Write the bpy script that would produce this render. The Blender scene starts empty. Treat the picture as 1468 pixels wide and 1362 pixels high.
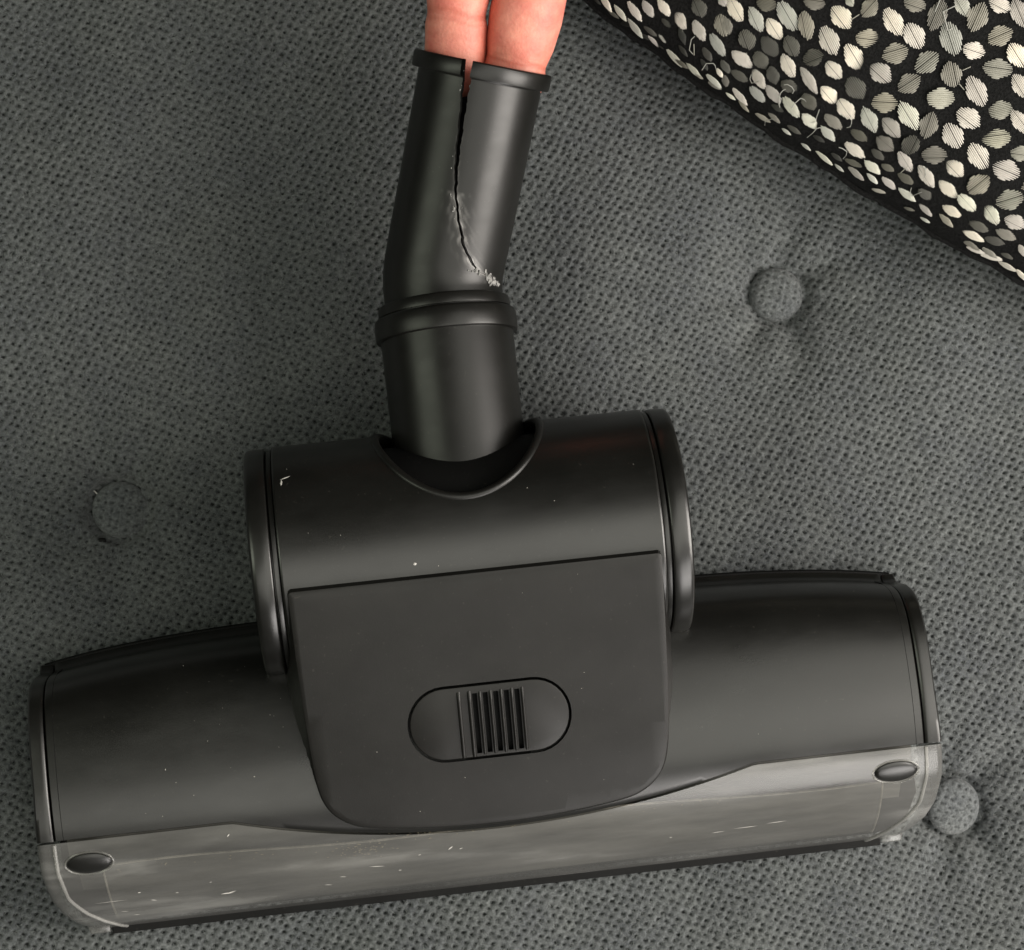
import bpy, bmesh, math, random
import numpy as np
from mathutils import Vector, Matrix

# ------------------------------------------------------------------ camera, world, lights
# lengths below are written in centimetres and scaled to metres by S
S = 0.01
scene = bpy.context.scene
C = scene.collection
rng = random.Random(7)
nrng = np.random.RandomState(3)

cam_loc = Vector((-3.66, -7.32, 69.52))
fw = (-cam_loc).normalized()
rt = fw.cross(Vector((0, 1, 0))).normalized()
up = rt.cross(fw)
cd = bpy.data.cameras.new('camera')
cam = bpy.data.objects.new('camera', cd)
C.objects.link(cam)
cam.matrix_world = Matrix.Translation(cam_loc * S) @ Matrix((rt, up, -fw)).transposed().to_4x4()
cd.sensor_width = 36
cd.lens = 3300 / 1468 * 36
cd.clip_start = 0.02
cd.clip_end = 50
scene.camera = cam

w = bpy.data.worlds.new('World')
scene.world = w
w.use_nodes = True
bg = w.node_tree.nodes['Background']
bg.inputs[0].default_value = (0.86, 0.95, 0.90, 1)
bg.inputs[1].default_value = 0.012
scene.view_settings.view_transform = 'Standard'
scene.view_settings.look = 'None'
scene.view_settings.exposure = 0
scene.view_settings.gamma = 1


def area(name, loc, target, sx, sy, power, col):
    d = bpy.data.lights.new(name, 'AREA')
    d.shape = 'RECTANGLE'
    d.size, d.size_y, d.energy, d.color = sx * S, sy * S, power, col
    o = bpy.data.objects.new(name, d)
    C.objects.link(o)
    loc, target = Vector(loc), Vector(target)
    o.location = loc * S
    o.rotation_euler = (target - loc).to_track_quat('-Z', 'Y').to_euler()
    return o


area('window_light', (55, -10, 38), (2, 0, 0), 38, 44, 6.5, (1.0, 0.94, 0.87))
area('ceiling_light', (-80, -4, 76), (-4, 0, 0), 34, 70, 2.5, (0.94, 1.0, 0.80))
area('room_ceiling', (28, -24, 122), (6, -4, 0), 160, 76, 7.8, (1.0, 0.98, 0.88))
area('front_window', (46, -88, 46), (8, -8, 2), 60, 46, 6.6, (1.0, 0.96, 0.92))

# ------------------------------------------------------------------ materials


def new_mat(name):
    m = bpy.data.materials.new(name)
    m.use_nodes = True
    nt = m.node_tree
    return m, nt, nt.nodes['Principled BSDF'], nt.nodes['Material Output']


def nd(nt, t, **kw):
    n = nt.nodes.new(t)
    for k, v in kw.items():
        if hasattr(n, k) and not k.startswith('i_'):
            setattr(n, k, v)
    return n


def noise(nt, scale, detail=4, rough=0.6, stretch=None):
    tc = nd(nt, 'ShaderNodeTexCoord')
    n = nd(nt, 'ShaderNodeTexNoise')
    n.inputs['Scale'].default_value = scale
    n.inputs['Detail'].default_value = detail
    n.inputs['Roughness'].default_value = rough
    if stretch:
        mp = nd(nt, 'ShaderNodeMapping')
        mp.inputs['Scale'].default_value = stretch
        nt.links.new(tc.outputs['Object'], mp.inputs[0])
        nt.links.new(mp.outputs[0], n.inputs['Vector'])
    else:
        nt.links.new(tc.outputs['Object'], n.inputs['Vector'])
    return n


def ramp(nt, src, stops):
    r = nd(nt, 'ShaderNodeValToRGB')
    el = r.color_ramp.elements
    while len(el) < len(stops):
        el.new(0.5)
    for e, (p, c) in zip(el, stops):
        e.position = p
        e.color = (*c, 1) if len(c) == 3 else c
    nt.links.new(src, r.inputs[0])
    return r


def mixcol(nt, fac, a, b):
    m = nd(nt, 'ShaderNodeMix', data_type='RGBA')
    for s, v in ((m.inputs[0], fac), (m.inputs[6], a), (m.inputs[7], b)):
        if hasattr(v, 'links') or hasattr(v, 'is_linked'):
            nt.links.new(v, s)
        else:
            s.default_value = v if not isinstance(v, tuple) else (*v, 1)
    return m.outputs[2]


def bump(nt, bs, h, dist, strength=1.0):
    b = nd(nt, 'ShaderNodeBump')
    b.inputs['Distance'].default_value = dist
    b.inputs['Strength'].default_value = strength
    nt.links.new(h, b.inputs['Height'])
    nt.links.new(b.outputs[0], bs.inputs['Normal'])


def plastic(name, col, rough, spec=0.5, grain=0.000016, wear=False):
    m, nt, bs, out = new_mat(name)
    n1 = noise(nt, 2300, 2)
    n2 = noise(nt, 38, 5, 0.62)
    c = tuple(col)
    lo = tuple(v * 0.8 for v in c)
    hi = tuple(v * 1.25 + 0.002 for v in c)
    base = ramp(nt, n2.outputs['Fac'], [(0.3, lo), (0.72, hi)]).outputs[0]
    # fine pale dust caught in the grain
    n3 = noise(nt, 950, 1)
    dust = ramp(nt, n3.outputs['Fac'], [(0.70, (0, 0, 0)), (0.82, (1, 1, 1))])
    mul = nd(nt, 'ShaderNodeMath', operation='MULTIPLY')
    nt.links.new(dust.outputs[0], mul.inputs[0])
    mul.inputs[1].default_value = 0.05
    base = mixcol(nt, mul.outputs[0], base, (0.30, 0.28, 0.24))
    if wear:
        at = nd(nt, 'ShaderNodeAttribute', attribute_name='wear')
        base = mixcol(nt, at.outputs['Fac'], base, (0.30, 0.29, 0.28))
    nt.links.new(base, bs.inputs['Base Color'])
    rr = nd(nt, 'ShaderNodeMapRange')
    rr.inputs[1].default_value = 0.3
    rr.inputs[2].default_value = 0.7
    rr.inputs[3].default_value = rough - 0.05
    rr.inputs[4].default_value = rough + 0.09
    n5 = noise(nt, 26, 6, 0.68, (0.7, 1.6, 1.0))
    nt.links.new(n5.outputs['Fac'], rr.inputs[0])
    nt.links.new(rr.outputs[0], bs.inputs['Roughness'])
    bs.inputs['Specular IOR Level'].default_value = spec
    bump(nt, bs, n1.outputs['Fac'], grain, 0.8)
    return m


M_BODY = plastic('matte_black_plastic', (0.0055, 0.0054, 0.0045), 0.31, 0.74)
M_PANEL = plastic('satin_black_plastic', (0.009, 0.0085, 0.0076), 0.40, 0.33, 0.00002)
M_TUBE = plastic('smooth_black_plastic', (0.006, 0.0058, 0.0050), 0.36, 0.44, 0.00001, wear=True)
M_DARK = plastic('black_rubbery_plastic', (0.004, 0.004, 0.004), 0.6, 0.15)


def clear_plastic(name, lo, mid, hi):
    m, nt, bs, out = new_mat(name)
    n2 = noise(nt, 28, 5, 0.6, (0.5, 2.5, 2.5))
    bs.inputs['Base Color'].default_value = (0.64, 0.635, 0.61, 1)
    bs.inputs['Roughness'].default_value = 0.5
    bs.inputs['Specular IOR Level'].default_value = 0.0
    tr = nd(nt, 'ShaderNodeBsdfTransparent')
    tr.inputs[0].default_value = (0.92, 0.915, 0.89, 1)
    gl = nd(nt, 'ShaderNodeBsdfGlossy')
    rg = ramp(nt, n2.outputs['Fac'], [(0.3, (0.17,) * 3), (0.7, (0.30,) * 3)])
    nt.links.new(rg.outputs[0], gl.inputs['Roughness'])
    fr = ramp(nt, n2.outputs['Fac'], [(0.3, (lo,) * 3), (0.58, (mid,) * 3), (0.80, (hi,) * 3)])
    m1 = nd(nt, 'ShaderNodeMixShader')
    nt.links.new(fr.outputs[0], m1.inputs[0])
    nt.links.new(tr.outputs[0], m1.inputs[1])
    nt.links.new(bs.outputs[0], m1.inputs[2])
    fn = nd(nt, 'ShaderNodeFresnel')
    fn.inputs[0].default_value = 1.55
    m2 = nd(nt, 'ShaderNodeMixShader')
    nt.links.new(fn.outputs[0], m2.inputs[0])
    nt.links.new(m1.outputs[0], m2.inputs[1])
    nt.links.new(gl.outputs[0], m2.inputs[2])
    nt.links.new(m2.outputs[0], out.inputs['Surface'])
    return m


M_CLEAR = clear_plastic('smoky_clear_plastic', 0.07, 0.13, 0.34)
M_CLEAR_EDGE = clear_plastic('highlight_clear_plastic', 0.16, 0.26, 0.42)  # milkier copy for the ribs, painting in their rim highlight


def felt():
    m, nt, bs, out = new_mat('grey_woven_felt')
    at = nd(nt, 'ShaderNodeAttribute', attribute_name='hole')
    n1 = noise(nt, 900, 4, 0.7)
    n2 = noise(nt, 45, 4, 0.6)
    n4 = noise(nt, 2600, 2, 0.6)
    c1 = ramp(nt, n1.outputs['Fac'], [(0.30, (0.044, 0.048, 0.050)), (0.70, (0.166, 0.176, 0.179))]).outputs[0]
    c2 = ramp(nt, n2.outputs['Fac'], [(0.3, (0.80, 0.81, 0.84)), (0.7, (1.10, 1.10, 1.06))]).outputs[0]
    mm = nd(nt, 'ShaderNodeMix', data_type='RGBA', blend_type='MULTIPLY')
    mm.inputs[0].default_value = 1
    nt.links.new(c1, mm.inputs[6])
    nt.links.new(c2, mm.inputs[7])
    col = mixcol(nt, at.outputs['Fac'], mm.outputs[2], (0.014, 0.016, 0.016))  # weave gaps coloured near-black, adding painted shade to the relief
    nt.links.new(col, bs.inputs['Base Color'])
    bs.inputs['Roughness'].default_value = 0.95
    bs.inputs['Specular IOR Level'].default_value = 0.1
    bs.inputs['Sheen Weight'].default_value = 0.15
    ad = nd(nt, 'ShaderNodeMath', operation='ADD')
    nt.links.new(n1.outputs['Fac'], ad.inputs[0])
    nt.links.new(n4.outputs['Fac'], ad.inputs[1])
    bump(nt, bs, ad.outputs[0], 0.00045, 0.9)
    return m


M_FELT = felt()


def simple(name, col, rough, spec=0.4, nscale=None, var=0.25, bumpd=0.0, stretch=None):
    m, nt, bs, out = new_mat(name)
    n = noise(nt, nscale or 300, 4, 0.6, stretch)
    r = ramp(nt, n.outputs['Fac'], [(0.28, tuple(v * (1 - var) for v in col)), (0.72, tuple(min(1, v * (1 + var)) for v in col))])
    nt.links.new(r.outputs[0], bs.inputs['Base Color'])
    bs.inputs['Roughness'].default_value = rough
    bs.inputs['Specular IOR Level'].default_value = spec
    if bumpd:
        bump(nt, bs, n.outputs['Fac'], bumpd, 0.8)
    return m


M_FIBRE = simple('wool_fibre', (0.122, 0.130, 0.129), 0.95, 0.05, 500, 0.65)
M_CUSHION = simple('black_cushion_cloth', (0.0085, 0.0085, 0.0085), 0.95, 0.12, 1300, 0.6, 0.0005)
LEAFCOL = {'c': (0.70, 0.655, 0.585), 'g': (0.55, 0.55, 0.49), 'w': (0.42, 0.41, 0.345), 'm': (0.29, 0.275, 0.235),
           'd': (0.105, 0.102, 0.087), 'e': (0.040, 0.040, 0.034)}
def thread(name, col):
    m = simple(name, col, 0.55, 0.35, 3.0, 0.22, 0.0, (1, 14, 14))
    nt = m.node_tree
    bs = nt.nodes['Principled BSDF']
    src = bs.inputs['Base Color'].links[0].from_socket
    oi = nd(nt, 'ShaderNodeObjectInfo')
    r = ramp(nt, oi.outputs['Random'], [(0.0, (0.62, 0.62, 0.64)), (0.5, (0.92, 0.92, 0.92)), (1.0, (1.12, 1.10, 1.04))])
    mm = nd(nt, 'ShaderNodeMix', data_type='RGBA', blend_type='MULTIPLY')
    mm.inputs[0].default_value = 1
    nt.links.new(src, mm.inputs[6])
    nt.links.new(r.outputs[0], mm.inputs[7])
    nt.links.new(mm.outputs[2], bs.inputs['Base Color'])
    return m


M_LEAF = {k: thread('thread_' + n, LEAFCOL[k]) for k, n in
          (('c', 'cream'), ('g', 'pale_green_grey'), ('w', 'pale_grey'), ('m', 'mid_grey'), ('d', 'dark_grey'), ('e', 'charcoal'))}


def skin_mat():
    m, nt, bs, out = new_mat('skin')
    n = noise(nt, 130, 4, 0.6)
    n2 = noise(nt, 900, 3)
    at = nd(nt, 'ShaderNodeAttribute', attribute_name='crease_shade')
    c = ramp(nt, n.outputs['Fac'], [(0.32, (0.64, 0.170, 0.130)), (0.68, (0.80, 0.32, 0.235))]).outputs[0]
    c = mixcol(nt, at.outputs['Fac'], c, (0.52, 0.13, 0.085))  # painted shade: finger creases and the gap between the fingers
    nt.links.new(c, bs.inputs['Base Color'])
    bs.inputs['Roughness'].default_value = 0.5
    bs.inputs['Subsurface Weight'].default_value = 0.15
    bs.inputs['Subsurface Radius'].default_value = (0.004, 0.0014, 0.0008)
    bs.inputs['Subsurface Scale'].default_value = 0.6
    bump(nt, bs, n2.outputs['Fac'], 0.00022, 0.9)
    return m


M_SKIN = skin_mat()
M_LINER = simple('dusty_grey_plastic', (0.080, 0.078, 0.070), 0.55, 0.35, 75, 0.75, 0.00005, (0.35, 1.6, 1.6))
M_LIT_BEAD = simple('pale_lit_bead', (0.25, 0.235, 0.205), 0.6, 0.3, 200, 0.5)  # pale colour stands in for the light along the ledge edge
M_SPECK = simple('pale_dust', (0.42, 0.40, 0.36), 0.9, 0.1)
M_TORN = simple('stress_whitened_plastic', (0.25, 0.245, 0.235), 0.5, 0.5, 900, 0.8)
M_SCUFF = simple('pale_scratch', (0.55, 0.53, 0.50), 0.8, 0.2)
M_WARM = simple('beige_dust', (0.30, 0.26, 0.19), 0.95, 0.1, 700, 0.5)

# ------------------------------------------------------------------ mesh helpers


class MB:
    def __init__(self):
        self.v, self.f = [], []

    def add(self, verts, faces):
        b = len(self.v)
        self.v += [tuple(p) for p in verts]
        self.f += [tuple(i + b for i in f) for f in faces]

    def grid(self, rows, closed=False):
        n, m = len(rows), len(rows[0])
        vs = [p for r in rows for p in r]
        fs = []
        for i in range(n - 1):
            for j in range(m if closed else m - 1):
                k = (j + 1) % m
                fs.append((i * m + j, i * m + k, (i + 1) * m + k, (i + 1) * m + j))
        self.add(vs, fs)
        return self

    def cap(self, ring):
        self.add(ring, [tuple(range(len(ring)))])
        return self

    def build(self, name, mat, parent=None, smooth=True, sharp=38, flip=False, solid=0, weld=True):
        me = bpy.data.meshes.new(name)
        me.from_pydata([(x * S, y * S, z * S) for x, y, z in self.v], [], self.f)
        if weld or flip:
            bm = bmesh.new()
            bm.from_mesh(me)
            if weld:
                bmesh.ops.remove_doubles(bm, verts=bm.verts, dist=1e-6)
                bmesh.ops.recalc_face_normals(bm, faces=bm.faces)
            if flip:
                bmesh.ops.reverse_faces(bm, faces=bm.faces)
            bm.to_mesh(me)
            bm.free()
        me.materials.append(mat)
        return finish(name, me, parent, smooth, sharp, solid)


def finish(name, me, parent, smooth=True, sharp=38, solid=0):
    if smooth:
        me.polygons.foreach_set('use_smooth', [True] * len(me.polygons))
        if sharp:
            me.set_sharp_from_angle(angle=math.radians(sharp))
    o = bpy.data.objects.new(name, me)
    C.objects.link(o)
    if parent:
        o.parent = parent
    if solid:
        md = o.modifiers.new('thickness', 'SOLIDIFY')
        md.thickness = solid * S
        md.offset = -1
    return o


def thing(name, label, cat, loc=(0, 0, 0), rz=0.0):
    o = bpy.data.objects.new(name, None)
    o.empty_display_size = 0.02
    C.objects.link(o)
    o.location = Vector(loc) * S
    o.rotation_euler = (0, 0, rz)
    o['label'], o['category'] = label, cat
    return o


def catmull(pts, n):
    P = [np.array(p, float) for p in pts]
    P = [2 * P[0] - P[1]] + P + [2 * P[-1] - P[-2]]
    out = []
    for i in range(1, len(P) - 2):
        for k in range(n):
            t = k / n
            a, b, c, d = P[i - 1], P[i], P[i + 1], P[i + 2]
            out.append(0.5 * ((2 * b) + (c - a) * t + (2 * a - 5 * b + 4 * c - d) * t * t + (3 * b - a - 3 * c + d) * t ** 3))
    out.append(P[-2])
    return np.array(out)


def revolve(prof, org, ax, n=72, wob=0):
    """rows of a lathe: prof is a list of (along, radius)"""
    ax = Vector(ax).normalized()
    u = Vector((0, 0, 1)) - ax * ax.z
    u.normalize()
    v = ax.cross(u)
    org = Vector(org)
    rows = []
    for a, r in prof:
        rows.append([org + ax * a + (u * math.cos(2 * math.pi * k / n) + v * math.sin(2 * math.pi * k / n)) * r for k in range(n)])
    return rows


def tube_path(mb, path, r, n=8, taper=False):
    P = [Vector(p) for p in path]
    rows = []
    for i, p in enumerate(P):
        t = (P[min(i + 1, len(P) - 1)] - P[max(i - 1, 0)]).normalized()
        u = t.cross(Vector((0.13, 0.22, 0.97)))
        if u.length < 1e-3:
            u = t.cross(Vector((1, 0, 0)))
        u.normalize()
        v = t.cross(u)
        rr = r[i] if isinstance(r, (list, tuple)) else r
        rows.append([p + (u * math.cos(2 * math.pi * k / n) + v * math.sin(2 * math.pi * k / n)) * rr for k in range(n)])
    mb.grid(rows, closed=True)
    mb.cap(rows[0])
    mb.cap(rows[-1])


def slab(outer, zf, zbot, holes=(), inset=0.1, drop=0.07, flare=0.0, hole_depth=0.2, fine=False, back=None):
    """a plate with a bevelled rim, sloping top zf(x, y), walls down to zbot and holes with walls"""
    bm = bmesh.new()
    O = [Vector((x, y)) for x, y in outer]
    n = len(O)

    def offs(d):
        r = []
        for i in range(n):
            a, b, c = O[i - 1], O[i], O[(i + 1) % n]
            t = ((b - a).normalized() + (c - b).normalized())
            t.normalize()
            nn = Vector((t.y, -t.x))
            r.append(b + nn * d)
        return r
    area2 = sum(O[i - 1].x * O[i].y - O[i].x * O[i - 1].y for i in range(n))
    sg = 1 if area2 > 0 else -1
    loops = []
    for d, dz in ((-inset, 0), (-inset * 0.3, -drop * 0.3), (0, -drop)):
        lp = []
        for p in offs(d * sg):
            x_, y_, z_ = p.x, p.y, zf(p.x, p.y) + dz
            if back and y_ > back[0]:
                if d < 0:
                    y_ -= back[1]
                    z_ = zf(x_, y_) + dz
                else:
                    z_ -= back[2]
            lp.append(bm.verts.new((x_ * S, y_ * S, z_ * S)))
        loops.append(lp)
    loops.append([bm.verts.new((p.x * S, p.y * S, (zbot(p.x, p.y) if callable(zbot) else zbot) * S)) for p in (offs(flare * sg) if not callable(flare) else [a_ + (b_ - a_) * flare(a_.x, a_.y) for a_, b_ in zip(O, offs(sg))])])
    for a, b in zip(loops, loops[1:]):
        for i in range(n):
            bm.faces.new((a[i], b[i], b[(i + 1) % n], a[(i + 1) % n]))
    edges = [bm.edges.get((loops[0][i], loops[0][(i + 1) % n])) for i in range(n)]
    for h in holes:
        hv = [bm.verts.new((x * S, y * S, zf(x, y) * S)) for x, y in h]
        hb = [bm.verts.new((x * S, y * S, (zf(x, y) - hole_depth) * S)) for x, y in h]
        k = len(h)
        for i in range(k):
            edges.append(bm.edges.new((hv[i], hv[(i + 1) % k])))
        for i in range(k):
            bm.faces.new((hv[i], hb[i], hb[(i + 1) % k], hv[(i + 1) % k]))
    top = bmesh.ops.triangle_fill(bm, use_beauty=True, use_dissolve=False, edges=edges)['geom']
    if fine:
        faces = [f for f in top if isinstance(f, bmesh.types.BMFace)]
        xs_, ys_ = [p.x for p in O], [p.y for p in O]
        known = set(bm.verts)
        for axis, lo, hi in ((0, min(xs_), max(xs_)), (1, min(ys_), max(ys_))):
            c = lo + 0.21
            while c < hi:
                no = (1, 0, 0) if axis == 0 else (0, 1, 0)
                geom = list({v for f in faces for v in f.verts}) + list({e for f in faces for e in f.edges}) + faces
                r = bmesh.ops.bisect_plane(bm, geom=geom, plane_co=[n_ * c * S for n_ in no], plane_no=no, dist=1e-6)
                faces = [f for f in r['geom'] if isinstance(f, bmesh.types.BMFace)]
                c += 0.43
        fs = set(faces)
        for v in bm.verts:
            if v not in known and all(f in fs for f in v.link_faces):
                v.co.z = zf(v.co.x / S, v.co.y / S) * S
    bmesh.ops.recalc_face_normals(bm, faces=bm.faces)
    me = bpy.data.meshes.new('plate')
    bm.to_mesh(me)
    bm.free()
    return me


def capsule(cx, cy, hl, r, n=16):
    p = []
    for k in range(n + 1):
        a = -math.pi / 2 + math.pi * k / n
        p.append((cx + hl - r + r * math.cos(a), cy + r * math.sin(a)))
    for k in range(n + 1):
        a = math.pi / 2 + math.pi * k / n
        p.append((cx - hl + r + r * math.cos(a), cy + r * math.sin(a)))
    return p


def smooth01(x):
    x = max(0.0, min(1.0, x))
    return x * x * (3 - 2 * x)


# ------------------------------------------------------------------ sofa seat (knobbly woven felt, tufted with buttons)
BTN = [(8.42, 5.92), (-11.94, -1.00), (13.62, -10.05)]


def lownoise(x, y):
    return (0.10 * np.sin(0.31 * x + 0.22 * y + 1.0) * np.cos(0.27 * y - 0.11 * x) + 0.06 * np.sin(0.63 * x - 0.49 * y + 2.2)
            + 0.035 * np.sin(1.25 * x + 0.7 * y) * np.cos(0.9 * y - 0.4 * x + 0.7))


def sofa_z(x, y):
    z = 1.9 * lownoise(x, y) - 0.09
    for k, (bx, by) in enumerate(BTN):
        dx, dy = x - bx, y - by
        r = np.sqrt(dx * dx + dy * dy) + 1e-6
        a = np.arctan2(dy, dx)
        z = z - 0.54 * np.exp(-(r / 1.4) ** 2) - 0.68 * np.exp(-(r / 3.5) ** 2) - 0.18 * np.exp(-((r - 0.93) / 0.17) ** 2)
        if k == 1:
            z = z - 0.20 / (1 + np.exp((r - 1.02) / 0.045)) + 0.14 * np.exp(-((dx - 1.35) ** 2 + 0.35 * dy ** 2) / 0.30)
        z = z + 0.09 * np.sin(a * 7 + k * 2 + 0.6 * r) * np.exp(-((r - 1.7) / 1.0) ** 2)
    return z


def weave(x, y, a=(0.240, -0.086), c=(0.129, 0.199), seed=0):
    """lattice of small gaps in the weave: returns gap strength 0..1 and a fuzzy relief"""
    det = a[0] * c[1] - a[1] * c[0]
    xw = x + 0.020 * np.sin(1.7 * y + 0.6 * x) + 0.02 * np.sin(2.9 * x - 1.1 * y)
    yw = y + 0.020 * np.sin(1.9 * x - 0.4 * y) + 0.02 * np.sin(2.3 * y + 1.3 * x)
    u = (xw * c[1] - yw * c[0]) / det
    v = (-xw * a[1] + yw * a[0]) / det
    g = np.zeros_like(x)
    u0, v0 = np.floor(u), np.floor(v)
    for du in (0, 1):
        for dv in (0, 1):
            i, j = u0 + du, v0 + dv
            h1 = np.mod(np.sin(i * 127.1 + j * 311.7 + seed) * 43758.5453, 1)
            h2 = np.mod(np.sin(i * 269.5 + j * 183.3 + seed) * 24634.6345, 1)
            h3 = np.mod(np.sin(i * 419.2 + j * 371.9 + seed) * 35412.1234, 1)
            pu = i + (h1 - .5) * .30
            pv = j + (h2 - .5) * .30
            dx = (u - pu) * a[0] + (v - pv) * c[0]
            dy = (u - pu) * a[1] + (v - pv) * c[1]
            sz = 0.056 + 0.020 * h3
            q = (dx * 0.80 + dy * 0.30) ** 2 + (dy * 1.05 - dx * 0.25) ** 2
            g = np.maximum(g, (0.78 + 0.22 * h1) * np.exp(-(q / (sz * sz)) ** 1.3))
    return g


def np_mesh(name, P, F, mat, hole, parent):
    me = bpy.data.meshes.new(name)
    me.vertices.add(len(P))
    me.vertices.foreach_set('co', (P * S).astype(np.float32).ravel())
    me.loops.add(F.size)
    me.loops.foreach_set('vertex_index', F.astype(np.int32).ravel())
    me.polygons.add(len(F))
    me.polygons.foreach_set('loop_start', np.arange(0, F.size, 4, dtype=np.int32))
    me.polygons.foreach_set('use_smooth', np.ones(len(F), dtype=bool))
    me.update(calc_edges=True)
    if hole is not None:
        at = me.attributes.new('hole', 'FLOAT', 'POINT')
        at.data.foreach_set('value', hole.astype(np.float32))
    me.materials.append(mat)
    o = bpy.data.objects.new(name, me)
    C.objects.link(o)
    o.parent = parent
    return o


def gridfaces(n, m):
    i = np.arange(n * m).reshape(n, m)
    return np.stack([i[:-1, :-1].ravel(), i[:-1, 1:].ravel(), i[1:, 1:].ravel(), i[1:, :-1].ravel()], 1)


sofa = thing('sofa', 'dark grey tufted sofa seat in knobbly woven fabric under the vacuum brush', 'sofa')
xs = np.concatenate([np.linspace(-34, -17.2, 24)[:-1], np.arange(-17.2, 17.61, 0.042), np.linspace(17.6, 36, 26)[1:]])
ys = np.concatenate([np.linspace(-32, -15.6, 24)[:-1], np.arange(-15.6, 16.21, 0.042), np.linspace(16.2, 38, 28)[1:]])
X, Y = np.meshgrid(xs, ys)
inside = ((X > -17.1) & (X < 17.5) & (Y > -15.5) & (Y < 16.1)).astype(float)
G = weave(X, Y) * inside
fuzz = nrng.rand(*X.shape) - 0.5
Z = sofa_z(X, Y) - 0.13 * G + 0.012 * fuzz * inside
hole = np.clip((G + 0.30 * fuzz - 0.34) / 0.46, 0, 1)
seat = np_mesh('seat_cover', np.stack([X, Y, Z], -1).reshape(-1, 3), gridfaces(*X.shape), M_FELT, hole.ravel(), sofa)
# loose wool fibres lying on the weave
NF = 190000
fx, fy = nrng.uniform(-17, 17.4, NF), nrng.uniform(-15.4, 16, NF)
ix = np.clip(((fx + 17.2) / 0.042).astype(int) + 23, 0, X.shape[1] - 1)
iy = np.clip(((fy + 15.6) / 0.042).astype(int) + 23, 0, X.shape[0] - 1)
fz = sofa_z(fx, fy) - 0.07 * G[iy, ix] + 0.004
fa = nrng.uniform(0, math.pi, NF)
fl = nrng.uniform(0.03, 0.10, NF)
fw_ = nrng.uniform(0.003, 0.0065, NF)
cx_, sx_ = np.cos(fa), np.sin(fa)
lift = nrng.uniform(0.0, 0.02, NF)
Pq = np.zeros((NF, 6, 3))
for q, (al_, wl_, zl_) in enumerate(((-1, -1, 0), (-1, 1, 0), (0.1, -1, 1), (0.1, 1, 1), (1, -1, 0.2), (1, 1, 0.2))):
    bend = 0.25 * fl * (1 if q in (2, 3) else 0) * np.sin(fa * 9)
    Pq[:, q, 0] = fx + cx_ * fl * al_ - sx_ * (fw_ * wl_ + bend)
    Pq[:, q, 1] = fy + sx_ * fl * al_ + cx_ * (fw_ * wl_ + bend)
    Pq[:, q, 2] = fz + lift * zl_
base_i = (np.arange(NF) * 6)[:, None]
Fq = np.concatenate([base_i + np.array([[0, 1, 3, 2]]), base_i + np.array([[2, 3, 5, 4]])], 0)
fib = np_mesh('felt_fibres', Pq.reshape(-1, 3), Fq, M_FIBRE, None, sofa)
fib['kind'] = 'stuff'
del X, Y, Z, G, fuzz, hole, Pq, Fq

for k, ((bx, by), tilt, rot) in enumerate(zip(BTN, ((-0.06, 0.05), (-0.16, 0.06), (-0.26, 0.20)), (0.3, 0.2, 0.42))):
    n = 80
    g = np.linspace(-1, 1, n)
    U, V = np.meshgrid(g, g)
    # square to disc
    DX = U * np.sqrt(1 - V * V / 2)
    DY = V * np.sqrt(1 - U * U / 2)
    R = np.sqrt(DX ** 2 + DY ** 2)
    rad = 0.86
    hz = (0.42, 0.36, 0.42)[k] * (np.sqrt(np.clip(1.001 - R ** 2.6, 0, 1)) - 1)
    x, y = DX * rad, DY * rad
    G = weave(x + 3 * k, y, (0.250 * math.cos(rot), -0.250 * math.sin(rot)), (0.235 * math.sin(rot), 0.235 * math.cos(rot)), k + 5)
    G = G * np.clip((1.02 - R) * 6, 0, 1)
    zz = hz + tilt[0] * x + tilt[1] * y - 0.05 * G + 0.008 * (nrng.rand(n, n) - .5)
    P = np.stack([x + bx, y + by, zz + float(sofa_z(np.array(bx), np.array(by))) + (0.46, 0.42, 0.72)[k]], -1).reshape(-1, 3)
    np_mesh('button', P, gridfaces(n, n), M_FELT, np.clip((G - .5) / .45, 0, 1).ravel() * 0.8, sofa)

# ------------------------------------------------------------------ turbo brush
RZ = math.radians(6.29)
EX = Vector((math.cos(RZ), math.sin(RZ), 0))
EY = Vector((-math.sin(RZ), math.cos(RZ), 0))
ORG = Vector((-0.681, -9.449, 0.0))
brush = thing('turbo_brush', 'black plastic vacuum cleaner turbo brush with clear front window and cracked bent neck', 'vacuum brush', ORG, RZ)

PROF = catmull([(5.05, 0.22), (5.06, 0.5), (5.03, 0.74), (4.90, 0.83), (4.78, 0.98), (4.72, 1.4), (4.60, 2.25), (4.34, 3.02), (3.85, 3.55),
                (3.2, 3.84), (2.3, 3.99), (1.2, 4.02), (0.1, 3.84), (-0.75, 3.42), (-1.5, 2.74), (-2.08, 2.0), (-2.46, 1.3), (-2.68, 0.8), (-2.78, 0.45)], 8)
ARC = np.concatenate([[0], np.cumsum(np.linalg.norm(np.diff(PROF, axis=0), axis=1))])
SEND = float(ARC[-1])


def prof(s):
    return float(np.interp(s, ARC, PROF[:, 0])), float(np.interp(s, ARC, PROF[:, 1]))


def prof_n(s):
    y0, z0 = prof(max(0, s - 0.05))
    y1, z1 = prof(min(SEND, s + 0.05))
    t = Vector((y1 - y0, z1 - z0)).normalized()
    return Vector((t.y, -t.x)) * (1 if -t.x > 0 or True else 1)


_ys = PROF[10:, 0]
_ss = ARC[10:]


def s_of_y(y):
    return float(np.interp(-y, -_ys, _ss))


HL_Y = [-2.8, -2.7, -2.5, -2.2, -1.7, -0.9, 0, 1.5, 3.3, 4.3, 5.06]
HL_H = [11.75, 12.02, 12.35, 12.62, 12.84, 12.96, 12.93, 12.87, 12.88, 12.88, 12.84]


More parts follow.
